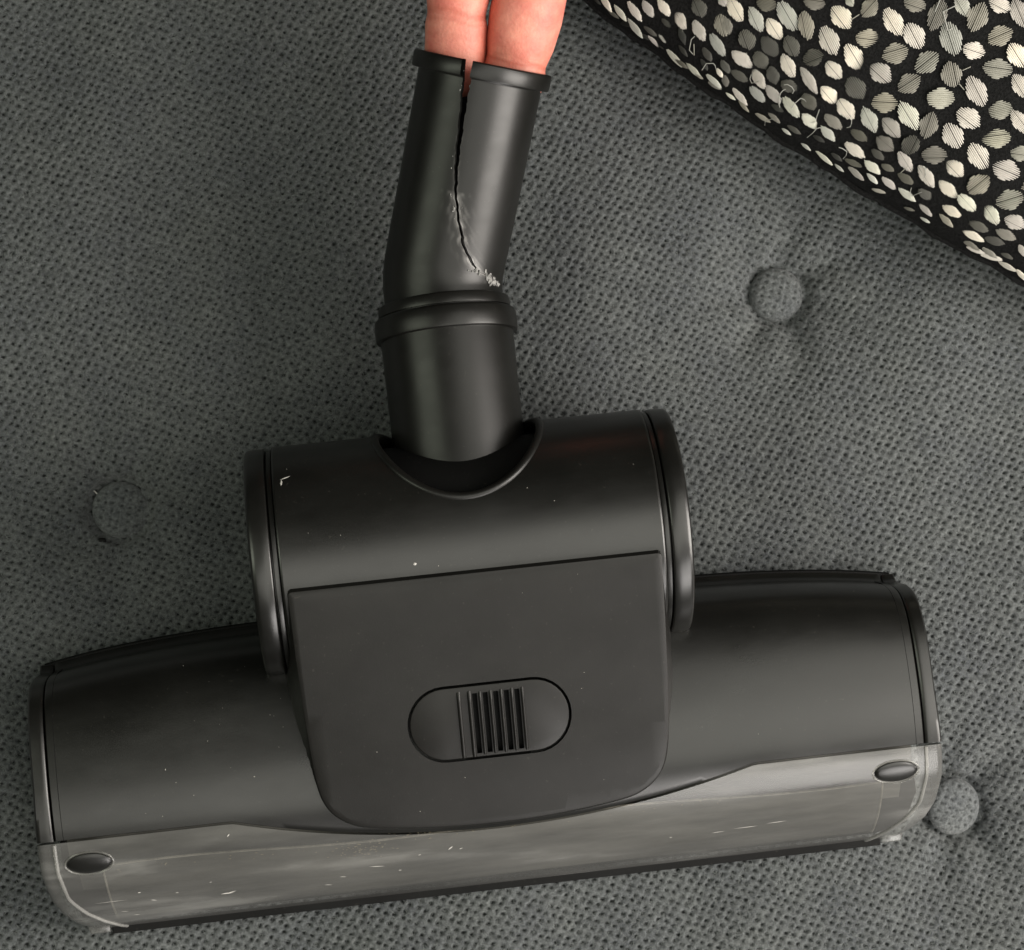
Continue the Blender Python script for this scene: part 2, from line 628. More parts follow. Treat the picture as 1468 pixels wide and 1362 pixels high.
def half(y):
    return float(np.interp(y, HL_Y, HL_H))


def bow(x, y):
    return (0.6 - 0.65 * (abs(x) / 12.9) ** 4) * smooth01((y - 1.0) / 3.9)


def hp(x, s, off=0.0):
    y, z = prof(s)
    if off:
        y0, z0 = prof(max(0, s - 0.05))
        y1, z1 = prof(min(SEND, s + 0.05))
        t = Vector((y1 - y0, z1 - z0)).normalized()
        nn = Vector((-t.y, t.x))
        if nn.y < 0 and z > 2:
            nn = -nn
        y, z = y + nn.x * off * -1 if False else y + nn.x * off, z + nn.y * off
    return (x, y + bow(x, y), z)


def yb(x):
    return -(1 - (x / 7.45) ** 2) if abs(x) < 7.45 else 0.0


XG = 12.36
# housing shell
cols = list(np.linspace(-XG, XG, 131))
rows = []
for x in cols:
    s1 = s_of_y(yb(x)) - 0.02
    r = [hp(x, s1 * k / 44) for k in range(45)]
    px, py, pz = r[-1]
    r[-1] = (px, py + 0.012, pz)
    r.append((px, py, pz - 0.03))
    r.append((px, py + 0.02, pz - 0.4))
    if abs(x) == XG:
        pass
    rows.append(r)
first = [(p[0], p[1] - 0.04, p[2] - 0.35) for p in rows[0]]
last = [(p[0], p[1] - 0.04, p[2] - 0.35) for p in rows[-1]]
e0 = [(p[0] - 0.03, p[1], p[2] - 0.035) for p in rows[0]]
e1 = [(p[0] + 0.03, p[1], p[2] - 0.035) for p in rows[-1]]
f0 = [(p[0] - 0.03, p[1], p[2] - 0.4) for p in rows[0]]
f1 = [(p[0] + 0.03, p[1], p[2] - 0.4) for p in rows[-1]]
MB().grid([f0, e0] + rows + [e1, f1]).build('housing', M_BODY, brush, sharp=42)

# end caps: bands with a rounded shoulder and a wall down to the seat
for sg in (-1, 1):
    rows = []
    sA = s_of_y(0.0) - 0.02
    for k in range(45):
        s = sA * k / 44
        y, z = prof(s)
        h = half(y)
        yy = y + bow(12.5, y)
        zz = z
        row = [(sg * 12.44, yy, zz - 0.45), (sg * 12.44, yy, zz - 0.05), (sg * 12.48, yy, zz - 0.01)]
        for q in range(1, 6):
            row.append((sg * (12.48 + (h - 12.48) * q / 6), yy, zz - 0.010 * (q / 6) ** 2))
        row += [(sg * (h - 0.05), yy, zz - 0.03), (sg * (h - 0.015), yy, zz - 0.07), (sg * h, yy, zz - 0.13),
                (sg * (h + 0.03), yy, max(0.2, zz - 1.2) if zz > 1.5 else 0.2), (sg * (h + 0.02), yy, 0.18)]
        rows.append(row)
    rows.append([(p[0], p[1], min(p[2], 3.2) if q < 9 else p[2]) for q, p in enumerate(rows[-1])])
    MB().grid(rows).build('end_cap', M_BODY, brush, sharp=45)
    # hairline step beside the groove
    mb = MB()
    tube_path(mb, [hp(sg * 12.16, s, -0.012) for s in np.linspace(0.9, sA, 40)], 0.016, 6)
    mb.build('seam_line', M_DARK, brush)

# clear front window
rows = []
for fx in np.linspace(-1, 1, 121):
    rows.append(('m', fx))
seq = []
for sg in (-1, 1):
    pass


def win_point(kind, s, sg=1, fx=0):
    y, z = prof(s)
    h = half(y)
    if kind == 'm':
        return (fx * (h - 0.22), y, z)
    d, dz = {'b1': (0.22, 0), 'b2': (0.12, -0.02), 'b3': (0.05, -0.07), 'b4': (0.0, -0.16)}.get(kind, (0, None))
    if dz is None:
        return (sg * (h + 0.01), y, 0.25) if z > 0.55 else (sg * h, y, 0.22)
    return (sg * (h - d), y, max(0.24, z + dz))


NV = 34
allrows = []
for kind, sg, fx in ([('w', -1, 0), ('b4', -1, 0), ('b3', -1, 0), ('b2', -1, 0)] + [('m', 1, f) for f in np.linspace(-1, 1, 121)]
                     + [('b2', 1, 0), ('b3', 1, 0), ('b4', 1, 0), ('w', 1, 0)]):
    r = []
    for k in range(NV + 1):
        xa = fx * 12.7 if kind == 'm' else 12.5
        sa = s_of_y(yb(xa)) + 0.05
        s = sa + (SEND - sa) * k / NV
        r.append(win_point(kind, s, sg, fx))
    top = r[0]
    r = [(top[0], top[1] + 0.015, top[2] - 0.35), (top[0], top[1] + 0.012, top[2] - 0.03)] + r if kind != 'w' else [r[0], r[0]] + r
    allrows.append(r)
window = MB().grid(allrows).build('window', M_CLEAR, brush, sharp=50)

# raised rib round each end of the window, and the little foot tabs
for sg in (-1, 1):
    path = []
    for s in np.linspace(s_of_y(0) + 0.08, SEND - 0.03, 40):
        y, z = prof(s)
        path.append((sg * (half(y) - 0.50 - 0.35 * smooth01((-1.6 - y) / 1.2)), y, z + 0.01))
    mb = MB()
    tube_path(mb, path, 0.055, 8)
    r = mb.build('window_rib', M_CLEAR_EDGE, brush)
    mb = MB()
    x0, x1 = sorted((sg * 11.5, sg * 12.15))
    pts = [(x0, -2.66), (x1, -2.66), (x1 - 0.06 * (sg > 0), -2.98), (x0 + 0.06 * (sg < 0), -2.98)]
    pts = [(px_, max(py_, -2.90)) for px_, py_ in pts]
    me = slab(pts, lambda x, y: 0.62 + (y + 2.66) * 0.4, 0.12, inset=0.05, drop=0.05)
    me.materials.append(M_CLEAR)
    finish('window_tab', me, brush, sharp=30)

# dusty chamber roof seen through the window
rows = []
for x in np.linspace(-11.25, 11.25, 90):
    r = []
    for k in range(20):
        s = s_of_y(-1.12 + 0.10 * math.sin(x * 0.5)) + (SEND - 0.1 - s_of_y(-1.1)) * k / 19
        p = hp(x, s)
        r.append((p[0], p[1] + 0.22, p[2] - 0.16))
    r = [(r[0][0], r[0][1] + 0.05, r[0][2] - 0.8), (r[0][0], r[0][1] + 0.02, r[0][2] - 0.03)] + r
    rows.append(r)
e0 = [(p[0] - 0.02, p[1], max(0.3, p[2] - 1.2)) for p in rows[0]]
e1 = [(p[0] + 0.02, p[1], max(0.3, p[2] - 1.2)) for p in rows[-1]]
MB().grid([e0] + rows + [e1]).build('brush_chamber', M_LINER, brush, sharp=45)
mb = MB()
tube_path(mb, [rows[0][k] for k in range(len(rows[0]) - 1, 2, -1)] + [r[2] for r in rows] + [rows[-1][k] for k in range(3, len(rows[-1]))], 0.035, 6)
mb.build('chamber_light_line', M_LIT_BEAD, brush)  # painted light line along the edge of the chamber roof
rows = []
for x in np.linspace(-12.2, 12.2, 60):
    rows.append([(x, y, z) for y, z in ((0.6, 3.2), (0.1, 2.95), (-0.5, 2.65), (-1.0, 2.25), (-1.1, 1.0), (-1.6, 0.4))])
MB().grid(rows).build('inner_wall', M_LINER, brush, sharp=45)

# black strip under the window and the base plate
pts = [(-11.45, -2.70), (11.45, -2.70), (11.45, -2.95), (-11.45, -2.95)]
me = slab(pts, lambda x, y: 0.56, 0.1, inset=0.04, drop=0.04)
me.materials.append(M_DARK)
finish('front_strip', me, brush, sharp=30)
pts = [(-12.75, 4.9), (-12.6, 5.0), (-8, 5.5), (0, 5.62), (8, 5.5), (12.6, 5.0), (12.75, 4.9), (12.78, -1.5), (12.3, -2.4), (11.4, -2.6), (-11.4, -2.6), (-12.3, -2.4), (-12.78, -1.5)]
me = slab(pts, lambda x, y: 0.30, 0.04, inset=0.05, drop=0.05)
me.materials.append(M_DARK)
finish('base_plate', me, brush, sharp=30)
mb = MB()
lip = []
for x in np.linspace(-12.7, 12.7, 60):
    b = bow(x, 5.06)
    lip.append([(x, 4.7 + b, 0.3), (x, 5.09 + b, 0.34), (x, 5.13 + b, 0.42), (x, 5.13 + b, 0.62), (x, 5.08 + b, 0.68), (x, 4.9 + b, 0.68)])
mb.grid(lip)
mb.cap(lip[0])
mb.cap(lip[-1])
mb.build('rear_lip', M_DARK, brush, sharp=40)

# oval studs on the window
for sg in (-1, 1):
    cx, cy = sg * 11.55, -0.70
    sC = s_of_y(cy)
    rows = []
    rows2 = []
    for q, rr, dz in ((0, 1.0, -0.10), (1, 1.0, 0.03), (2, 0.94, 0.07), (3, 0.8, 0.095), (4, 0.5, 0.12), (5, 0.2, 0.13), (6, 0.001, 0.132)):
        ring = []
        for k in range(48):
            a = 2 * math.pi * k / 48
            x = cx + 0.63 * rr * math.cos(a)
            y = cy + 0.285 * rr * math.sin(a)
            z = prof(s_of_y(y))[1]
            ring.append((x, y, z + dz))
        rows.append(ring)
    stud = MB().grid(rows, closed=True).build('window_stud', M_BODY, brush, sharp=40)
    mb = MB()
    path = []
    for k in range(49):
        a = 2 * math.pi * k / 48
        y = cy + 0.325 * math.sin(a)
        path.append((cx + 0.675 * math.cos(a), y, prof(s_of_y(y))[1] + 0.0))
    tube_path(mb, path, 0.028, 6)
    mb.build('stud_rim', M_CLEAR, stud)

# turbine chamber (lying cylinder with an opening for the neck)
CY, CZ, CR = 7.2, 3.3, 3.2


def cylp(x, ph, r):
    return (x, CY + r * math.sin(ph), CZ + r * math.cos(ph))


P0, PA, XA = math.radians(70), math.radians(50), 2.3
bm = bmesh.new()
nx, npn = 150, 190
grid_v = {}
for i in range(nx + 1):
    x = -5.3 + 10.6 * i / nx
    for j in range(npn + 1):
        ph = math.radians(-150) + math.radians(340) * j / npn
        ex, ep = x / XA, (ph - P0) / PA
        d = math.hypot(ex, ep)
        if d < 0.93:
            continue
        xx, pp = x, ph
        if d < 1.035:
            xx, pp = x / d, P0 + (ph - P0) / d
        grid_v[i, j] = bm.verts.new([c * S for c in cylp(xx, pp, CR)])
for i in range(nx):
    for j in range(npn):
        q = [grid_v.get(k) for k in ((i, j), (i + 1, j), (i + 1, j + 1), (i, j + 1))]
        q = [v for v in q if v]
        if len(q) >= 3:
            try:
                bm.faces.new(q)
            except ValueError:
                pass
bmesh.ops.remove_doubles(bm, verts=bm.verts, dist=2e-6)
bmesh.ops.recalc_face_normals(bm, faces=bm.faces)
me = bpy.data.meshes.new('turbine_chamber')
bm.to_mesh(me)
bm.free()
me.materials.append(M_BODY)
o = finish('turbine_chamber', me, brush, sharp=0, solid=0)
md = o.modifiers.new('thickness', 'SOLIDIFY')
md.thickness = 0.18 * S
md.offset = 0
# collar round the opening
path = [cylp(XA * 1.03 * math.cos(a), P0 + PA * 1.03 * math.sin(a), CR + 0.05) for a in np.linspace(0, 2 * math.pi, 97)]
mb = MB()
tube_path(mb, path, 0.125, 10)
mb.build('opening_rim', M_TUBE, o)
# dark drum inside
rows = revolve([(-4.8, 0.01), (-4.8, 2.92), (4.8, 2.92), (4.8, 0.01)], (0, CY, CZ), (1, 0, 0), 96)
MB().grid(rows, closed=True).build('inner_drum', M_DARK, brush, sharp=40)
for sg in (-1, 1):
    pr = [(5.20, 2.9), (5.31, 3.15), (5.33, 3.205), (5.36, 3.215), (5.45, 3.215), (5.465, 3.19), (5.465, 2.95), (5.505, 2.95), (5.505, 3.20), (5.525, 3.245),
          (5.56, 3.262), (5.75, 3.262), (5.95, 3.255), (6.03, 3.235), (6.075, 3.19), (6.10, 3.10), (6.11, 2.6), (6.05, 2.4), (6.05, 0.01)]
    rows = revolve([(a * sg, r) for a, r in pr], (0, CY, CZ), (1, 0, 0), 128)
    MB().grid(rows, closed=True).build('chamber_cap', M_BODY, brush, sharp=50)

# cover panel with sliding latch
half_out = [(0, -0.86), (1.2, -0.83), (2.5, -0.73), (3.45, -0.61), (3.95, -0.5), (4.35, -0.30), (4.66, -0.02), (4.85, 0.32), (4.96, 0.75), (5.03, 1.3), (5.12, 2.8),
            (5.17, 4.3), (5.19, 6.15), (5.16, 6.25), (5.08, 6.30)]
arc = []
outer = [(-x, y) for x, y in reversed(half_out[1:])]
R_ = catmull([(x, y) for x, y in half_out[:11]], 4)
right = [tuple(p) for p in R_] + half_out[11:]
left = [(-x, y) for x, y in reversed(right[1:])]
outer = left + right          # counter-clockwise seen from above


def panel_z(x, y):
    f = 6.74 - (6.3 - y) * 0.382
    return f - 0.10 * smooth01((1.0 - y) / 2.0) - 0.0018 * x * x


latch_c = (0.02, 2.06)
me = slab(outer, panel_z, 2.85, holes=[capsule(*latch_c, 2.30, 1.055)], inset=0.13, drop=0.10, flare=lambda x, y: 0.06 + 0.46 * smooth01((y - 0.6) / 2.2), hole_depth=0.5, fine=True, back=(6.05, 0.17, 0.30))
me.materials.append(M_PANEL)
panel = finish('cover_panel', me, brush, sharp=25)


def latch_z(x, y):
    return panel_z(0, y) - 0.045 - 0.0018 * x * x


slots = []
for i in range(5):
    sx = -0.34 + i * 0.296
    slots.append([(sx - 0.072, 1.17), (sx + 0.072, 1.17), (sx + 0.072, 2.84), (sx - 0.072, 2.84)])
me = slab(capsule(*latch_c, 2.235, 0.99), latch_z, lambda x, y: latch_z(x, y) - 0.4, holes=slots, inset=0.045, drop=0.04, hole_depth=0.30)
me.materials.append(M_PANEL)
latch = finish('slide_latch', me, panel, sharp=25)
mb = MB()
for px, py in ((0.25, 2.0),):
    mb.add([(-0.6, 1.0, latch_z(0, 1.0) - 0.29), (1.1, 1.0, latch_z(0, 1.0) - 0.29), (1.1, 3.0, latch_z(0, 3.0) - 0.29), (-0.6, 3.0, latch_z(0, 3.0) - 0.29)], [(0, 1, 2, 3)])
mb.build('slot_floor', M_DARK, panel)
for i in range(7):
    sx = -0.34 - 0.148 + (i - 1) * 0.296
    mb = MB()
    rr = 0.062 if i < 2 else 0.05
    y0, y1 = (1.08, 2.92) if i < 2 else (1.12, 2.88)
    ring = []
    for y in np.linspace(y0, y1, 12):
        e = min(1, (y - y0) / 0.12, (y1 - y) / 0.12)
        ring.append([(sx + rr * math.cos(a), y, latch_z(sx, y) - 0.02 + (0.10 * math.sin(a)) * (0.25 + 0.75 * e)) for a in np.linspace(0, math.pi, 9)])
    mb.grid(ring)
    mb.build('grip_ridge', M_PANEL, panel, sharp=60)

# neck: straight lower pipe, ring collar, bent upper pipe with the crack
NK = (0.06, 9.0, 3.4)
pr = [(0.0, 1.89), (0.70, 1.90), (4.20, 1.93), (4.22, 1.6)]
MB().grid(revolve(pr, NK, (0, 1, 0), 96), closed=True).build('neck_pipe', M_TUBE, brush, sharp=40)
pr = [(4.16, 1.80), (4.165, 2.03), (4.185, 2.06), (4.25, 2.075), (4.50, 2.08), (4.74, 2.06), (4.80, 2.03), (4.825, 1.98), (4.83, 1.89), (4.86, 1.89), (4.87, 1.93), (4.90, 1.935), (5.14, 1.915), (5.18, 1.89), (5.19, 1.86), (5.195, 1.70)]
MB().grid(revolve(pr, NK, (0, 1, 0), 96), closed=True).build('neck_ring', M_TUBE, brush, sharp=40)

VX = Vector((0.08, 14.9, 3.4))
DT = Vector((0.281, 0.915, 0.289)).normalized()
TN = (Vector((0, 0, 1)) - DT * DT.z).normalized()
TB = DT.cross(TN)
D0 = Vector((0, 1, 0))


def tube_frame(s):
    """centre line: straight out of the ring, a soft elbow, then straight to the mouth (s=0 at the elbow's corner)"""
    k = 0.55
    if s <= -k:
        t, p = D0, VX + D0 * s
    elif s >= k:
        t, p = DT, VX + DT * s
    else:
        q = (s + k) / (2 * k)
        a, b, c = VX - D0 * k, VX, VX + DT * k
        p = a * (1 - q) ** 2 + b * 2 * q * (1 - q) + c * q * q
        t = ((b - a) * (1 - q) + (c - b) * q).normalized()
    n_ = (TN - t * TN.dot(t)).normalized()
    return p, n_, t.cross(n_)


CR_S = [-0.5, -0.2, 0.0834, 0.38, 0.52, 0.815, 1.268, 2.11, 2.77, 3.35, 3.54, 4.91, 5.68, 6.32]
CR_A = [62, 58, 53.0, 45.0, 37.5, 25.2, 14.5, 3.8, -2.4, -5.0, -6.0, -9.2, -10.8, -12.2]
CR_W = [0.0, 0.012, 0.03, 0.055, 0.085, 0.10, 0.09, 0.07, 0.09, 0.115, 0.125, 0.18, 0.24, 0.29]   # width of the gap in cm


def tube_r(s):
    pts = [(-0.75, 1.73), (0, 1.74), (3, 1.765), (5.80, 1.79), (5.82, 1.80), (5.85, 1.93), (5.90, 1.99), (6.22, 2.0), (6.30, 1.97), (6.34, 1.90), (6.345, 1.70), (6.2, 1.62), (5.5, 1.58), (3, 1.56), (0, 1.54)]
    return pts


def crackline(s):
    jag = 1.1 * math.sin(s * 9.1) + 0.8 * math.sin(s * 21.7 + 1) + 0.5 * math.sin(s * 47 + 2)
    return float(np.interp(s, CR_S, CR_A)) + jag * 0.35


ss_out = list(np.linspace(-0.75, 5.80, 90))
pro = [(s, float(np.interp(s, [-0.75, 0, 3, 5.8], [1.73, 1.745, 1.77, 1.79]))) for s in ss_out]
pro += [(5.84, 1.79), (5.86, 1.80), (5.862, 1.95), (5.875, 1.99), (5.92, 2.005), (6.10, 2.01), (6.29, 2.005), (6.325, 1.99), (6.34, 1.96), (6.345, 1.86), (6.345, 1.68), (6.32, 1.63), (6.25, 1.61)]
pro += [(s, 1.57) for s in np.linspace(6.0, -0.2, 60)]
rows, wears = [], []
NT = 120
for (s, r) in pro:
    p, n_, b_ = tube_frame(s)
    ac = math.radians(crackline(s)) if s > -0.5 else math.radians(62)
    wd = float(np.interp(s, CR_S, CR_W)) if s > -0.4 else 0.0
    ha = wd / (2 * 1.77)
    row = []
    for k in range(NT + 1):
        u = k / NT
        # cluster columns next to the crack
        u2 = u - 0.118 * math.sin(2 * math.pi * u)
        a = ac + ha + (2 * math.pi - 2 * ha) * u2
        # the strip left of the crack has sprung a little outwards
        dist = min(a - ac, ac + 2 * math.pi - a)
        lift = 0.0
        if s > 0:
            lift = 0.05 * (s / 6.3) * math.exp(-(a - ac) / 0.5) - 0.02 * (s / 6.3) * math.exp(-(ac + 2 * math.pi - a) / 0.4)
        q = p + (n_ * math.cos(a) + b_ * math.sin(a)) * (r + lift)
        row.append(q)
        d = dist * 1.77
        f = 0.35 + 0.65 * max(0, math.sin(s * 5.3 + 1.2) * math.sin(s * 13.1 + 0.4))
        if s < 0.9:
            f = 1.3
        if 1.7 < s < 2.6:
            f += 0.35
        wr = 0.0 if (s < -0.45 or s > 6.3) else min(0.9, f * math.exp(-(d / (0.06 if s > 2.7 else 0.10 if s > 0.9 else 0.15)) ** 2) * rng.uniform(0.2, 1.0))
        if -0.45 < s < 2.7:
            nz = math.sin(s * 7.3 + d * 9) * math.sin(s * 3.1 - d * 14 + 1.7) + 0.5 * math.sin(s * 17 + d * 31)
            wr = max(wr, 0.34 * max(0, nz) * math.exp(-(d / 0.30) ** 2) * (1 if a - ac < 3 else 0.8))
        wears.append(wr)
    rows.append(row)
mb = MB().grid(rows)
pipe = mb.build('bent_pipe', M_TUBE, brush, sharp=50, weld=False)
at = pipe.data.attributes.new('wear', 'FLOAT', 'POINT')
at.data.foreach_set('value', np.array(wears, dtype=np.float32))
# torn crumbs of plastic along the crack
mb = MB()


def on_pipe(s, deg, r):
    p, n_, b_ = tube_frame(s)
    a = math.radians(deg)
    return p + (n_ * math.cos(a) + b_ * math.sin(a)) * r, n_ * math.cos(a) + b_ * math.sin(a), DT


def shard(s, deg, size, mbx, r=1.775):
    c, nn, t = on_pipe(s, deg, r)
    side = nn.cross(t)
    k = 5
    ring = []
    a0 = rng.uniform(0, 6)
    st = rng.uniform(0.25, 0.8)
    for i in range(k):
        a = a0 + 2 * math.pi * i / k
        ring.append(c + t * math.cos(a) * size * rng.uniform(.6, 1.2) + side * math.sin(a) * size * st * rng.uniform(.6, 1.2))
    tip = c + nn * size * rng.uniform(0.25, 0.6)
    mbx.add(ring + [tip], [(i, (i + 1) % k, k) for i in range(k)])


for i in range(46):
    s = rng.uniform(-0.45, 0.62)
    shard(s, crackline(s) + rng.gauss(0, 4.2), rng.uniform(.018, .10), mb)
for i in range(26):
    s = rng.choice((rng.uniform(0.5, 2.7), rng.uniform(1.8, 2.6), rng.uniform(3.2, 3.7), rng.uniform(5.3, 6.1)))
    shard(s, crackline(s) + rng.choice((-1, 1)) * rng.uniform(2.8, 5.5), rng.uniform(.012, .045), mb)
o = mb.build('torn_plastic', M_TORN, pipe, smooth=False, weld=False)
o['kind'] = 'stuff'

# dust specks, scratches and beige dirt on the brush
mb = MB()


def fleck(c, nn, L, W, ang, mbx, t=0.004):
    nn = Vector(nn).normalized()
    u = nn.cross(Vector((0, 1, 0.01))).normalized()
    v = nn.cross(u)
    d = u * math.cos(ang) + v * math.sin(ang)
    e = nn.cross(d)
    c = Vector(c) + nn * t
    a = [c - d * L, c - d * L * .3 + e * W, c + d * L * .5 + e * W * .7, c + d * L, c + d * L * .2 - e * W, c - d * L * .5 - e * W * .6]
    mbx.add(a + [c + nn * W * 0.4], [(i, (i + 1) % 6, 6) for i in range(6)])


def hn(x, s):
    a, b = Vector(hp(x, s)), Vector(hp(x, s + 0.05))
    t = (b - a).normalized()
    n_ = Vector((1, 0, 0)).cross(t)
    return n_ if n_.z > 0 else -n_


for i in range(30):
    x = rng.choice((-1, 1)) * rng.uniform(5.6, 12.0)
    if rng.random() < 0.45:
        x = -rng.uniform(5.5, 9.5)
    s = rng.uniform(1.2, s_of_y(0.2))
    z = rng.uniform(.004, .010) * (1.6 if rng.random() < .15 else 1)
    fleck(hp(x, s), hn(x, s), z * rng.uniform(1, 2), z, rng.uniform(0, 3), mb)
for i in range(10):
    x, ph = rng.uniform(-5.1, 5.1), math.radians(rng.uniform(-22, 60))
    if math.hypot(x / XA, (ph - P0) / PA) < 1.15:
        continue
    c = cylp(x, ph, CR + 0.09)
    z = rng.uniform(.005, .013)
    fleck(c, (0, math.sin(ph), math.cos(ph)), z * 1.5, z, rng.uniform(0, 3), mb)
for i in range(10):
    x, y = rng.uniform(-4.8, 4.8), rng.uniform(-0.5, 6.1)
    if abs(x) < 2.4 and 0.9 < y < 3.2:
        continue
    z = rng.uniform(.005, .012)
    fleck((x, y, panel_z(x, y)), (0, -.32, .95), z * 1.4, z, rng.uniform(0, 3), mb, 0.006)
o = mb.build('dust_specks', M_SPECK, brush, smooth=False, weld=False)
o['kind'] = 'stuff'

mb = MB()
c = cylp(-5.02, math.radians(38), CR + 0.09)
nn = (0, math.sin(math.radians(38)), math.cos(math.radians(38)))
fleck(cylp(-5.05, math.radians(37), CR + .09), nn, 0.12, 0.03, 1.5, mb)
fleck(cylp(-4.93, math.radians(40), CR + .09), nn, 0.16, 0.022, 0.35, mb)
fleck(cylp(-1.62, math.radians(-12), CR + .09), (0, -.2, .98), 0.05, 0.04, 0.3, mb)
for (x, y, L, W, a) in ((-7.9, -2.05, .20, .05, .05), (-7.75, -2.02, .12, .03, .3), (-10.35, -1.72, .05, .03, 0), (-10.0, -2.0, .10, .025, -.3), (-10.9, -2.25, .12, .02, -.2),
                        (-10.6, -2.4, .10, .02, -.2), (-9.3, -1.85, .05, .02, 0), (-3.55, -1.75, .24, .022, -.12), (-4.55, -1.95, .10, .02, -.2), (-5.0, -2.15, .12, .02, -.25),
                        (-2.9, -1.95, .05, .03, 0), (-1.4, -1.45, .10, .04, .8), (-1.1, -1.5, .06, .02, .4), (5.0, -1.9, .04, .03, 0), (7.2, -1.85, .35, .018, .02), (8.1, -1.8, .30, .02, .05),
                        (6.4, -1.9, .2, .016, .05), (-2.3, -1.55, .05, .025, .4), (-7.6, -.35, .06, .03, .9), (-11.2, -1.9, .5, .012, .02), (-8.3, -1.65, .04, .02, .3)):
    s = s_of_y(y)
    fleck(hp(x, s), hn(x, s), L, W * 0.6, a, mb, 0.012)
o = mb.build('scratches', M_SCUFF, brush, smooth=False, weld=False)
o['kind'] = 'stuff'
mb = MB()
for i in range(210):
    if i < 100:
        x, y = rng.gauss(-3.9, 0.45), -1.42 + rng.gauss(0, .11)
    elif i < 140:
        x, y = rng.gauss(-2.2, 0.35), -1.12 + rng.gauss(0, .05)
    else:
        x, y = rng.uniform(-11, 8), -1.22 + rng.gauss(0, .05) + 0.05 * math.sin(i)
    s = s_of_y(y)
    p = hp(x, s)
    z = rng.uniform(.006, .022)
    fleck((p[0], p[1] + 0.22, p[2] - 0.16), hn(x, s), z * rng.uniform(1, 3), z, rng.uniform(-.3, .3), mb, 0.012)
o = mb.build('trapped_dust', M_WARM, brush, smooth=False, weld=False)
o['kind'] = 'stuff'

# ------------------------------------------------------------------ hand with two fingers in the pipe


def to_world(p):
    return ORG + EX * p.x + EY * p.y + Vector((0, 0, p.z))


def pipe_pt(a, b, n_):
    return VX + DT * a + TB * b + TN * n_


hm = MB()
crease_pts = []


def finger(path, rads, flat=0.92, n=40):
    """path in pipe coordinates (along, lateral, up); rads = list of (t, radius)"""
    P = catmull(path, 16)
    L = np.concatenate([[0], np.cumsum(np.linalg.norm(np.diff(P, axis=0), axis=1))])
    rows = []
    for i, p in enumerate(P):
        t = Vector(P[min(i + 1, len(P) - 1)] - P[max(i - 1, 0)]).normalized()
        u = Vector((0, 1, 0))
        u = (u - t * u.dot(t)).normalized()
        v = t.cross(u)
        if v.z < 0:
            v = -v
        r = float(np.interp(L[i], [q[0] for q in rads], [q[1] for q in rads]))
        ring = []
        for k in range(n):
            a = 2 * math.pi * k / n
            ring.append(Vector(p) + u * math.cos(a) * r + v * math.sin(a) * r * flat)
        rows.append(ring)
    return rows


def to_obj(rows):
    rows = [[Vector((q.x, q.y - 0.5 * max(0.0, q.x - 9.0), q.z - 0.42 * max(0.0, q.x - 9.0) - 0.0)) for q in r] for r in rows]
    hm.grid([[to_world(pipe_pt(q.x, q.y, q.z)) for q in r] for r in rows], closed=True)
    for r in (rows[0], rows[-1]):
        hm.cap([to_world(pipe_pt(q.x, q.y, q.z)) for q in r])


def tip(r0, length, marks):
    """radius table: rounded tip, then given marks, ending at length"""
    t = [(0, 0.02), (0.05, r0 * .35), (0.15, r0 * .62), (0.35, r0 * .86), (0.6, r0 * .97)]
    return t + marks + [(length, marks[-1][1])]


# (along pipe from inside the mouth outwards)
fa = finger([(5.15, -0.80, 0.10), (6.4, -0.83, 0.22), (7.7, -1.02, 0.34), (9.5, -1.18, 0.5), (12.0, -1.3, 0.7), (14.0, -1.4, 0.7)],
            tip(0.86, 9.0, [(1.0, .87), (1.5, .88), (2.1, .885), (2.30, .845), (2.42, .83), (2.55, .85), (3.0, .92), (4.2, .93), (5.2, .90), (6.5, 1.0)]))
fb = finger([(5.05, 0.86, 0.0), (6.3, 0.90, 0.15), (7.7, 0.94, 0.26), (9.6, 0.96, 0.5), (12.0, 0.9, 0.7), (14.2, 0.85, 0.7)],
            tip(0.90, 9.2, [(1.0, .93), (1.28, .925), (1.42, .885), (1.52, .875), (1.64, .90), (2.0, .98), (2.8, 1.05), (4.0, 1.02), (5.2, .95), (6.5, 1.05)]))
to_obj(fa)
to_obj(fb)
to_obj(finger([(12.8, 2.3, -1.3), (12.0, 2.5, -0.9), (12.0, 2.55, 0.2), (13.0, 2.5, 0.6), (14.6, 2.3, 0.6)], tip(0.8, 7.0, [(1.0, .82), (2.5, .85), (5, .95)])))
to_obj(finger([(13.4, 3.9, -1.1), (12.6, 4.0, -0.8), (12.7, 4.0, 0.1), (13.6, 3.9, 0.5), (15.0, 3.6, 0.5)], tip(0.68, 6.0, [(1.0, .7), (2.5, .74), (4.5, .85)])))
to_obj(finger([(12.2, -3.9, -0.4), (13.2, -3.8, 0.0), (15.0, -3.2, 0.3), (17.5, -1.9, 0.5)], tip(0.95, 6.0, [(1.2, .98), (3.0, 1.05), (5, 1.3)])))
# palm and wrist
rows = []
for t, lat, up_, rl, ru in ((13.2, 0.9, 0.7, 2.6, 0.7), (13.7, 0.9, 0.7, 3.3, 1.1), (15, 0.8, 0.6, 3.7, 1.35), (17.5, 0.7, 0.4, 3.8, 1.5), (20, 0.7, 0.2, 3.5, 1.6), (22, 0.7, 0.1, 2.9, 1.6), (24, 0.7, 0.1, 2.6, 1.6), (29, 0.7, 0.2, 2.8, 1.9), (29.2, 0.7, 0.2, 2.2, 1.3)):
    rows.append([Vector((t, lat + rl * math.cos(a), up_ + ru * math.sin(a))) for a in np.linspace(0, 2 * math.pi, 48, endpoint=False)])
to_obj(rows)
hand = hm.build('hand', M_SKIN, None, weld=False, sharp=0)
hand['label'] = 'bare hand with two fingers pushed into the open mouth of the cracked black pipe'
hand['category'] = 'hand'
co = np.array(hm.v)
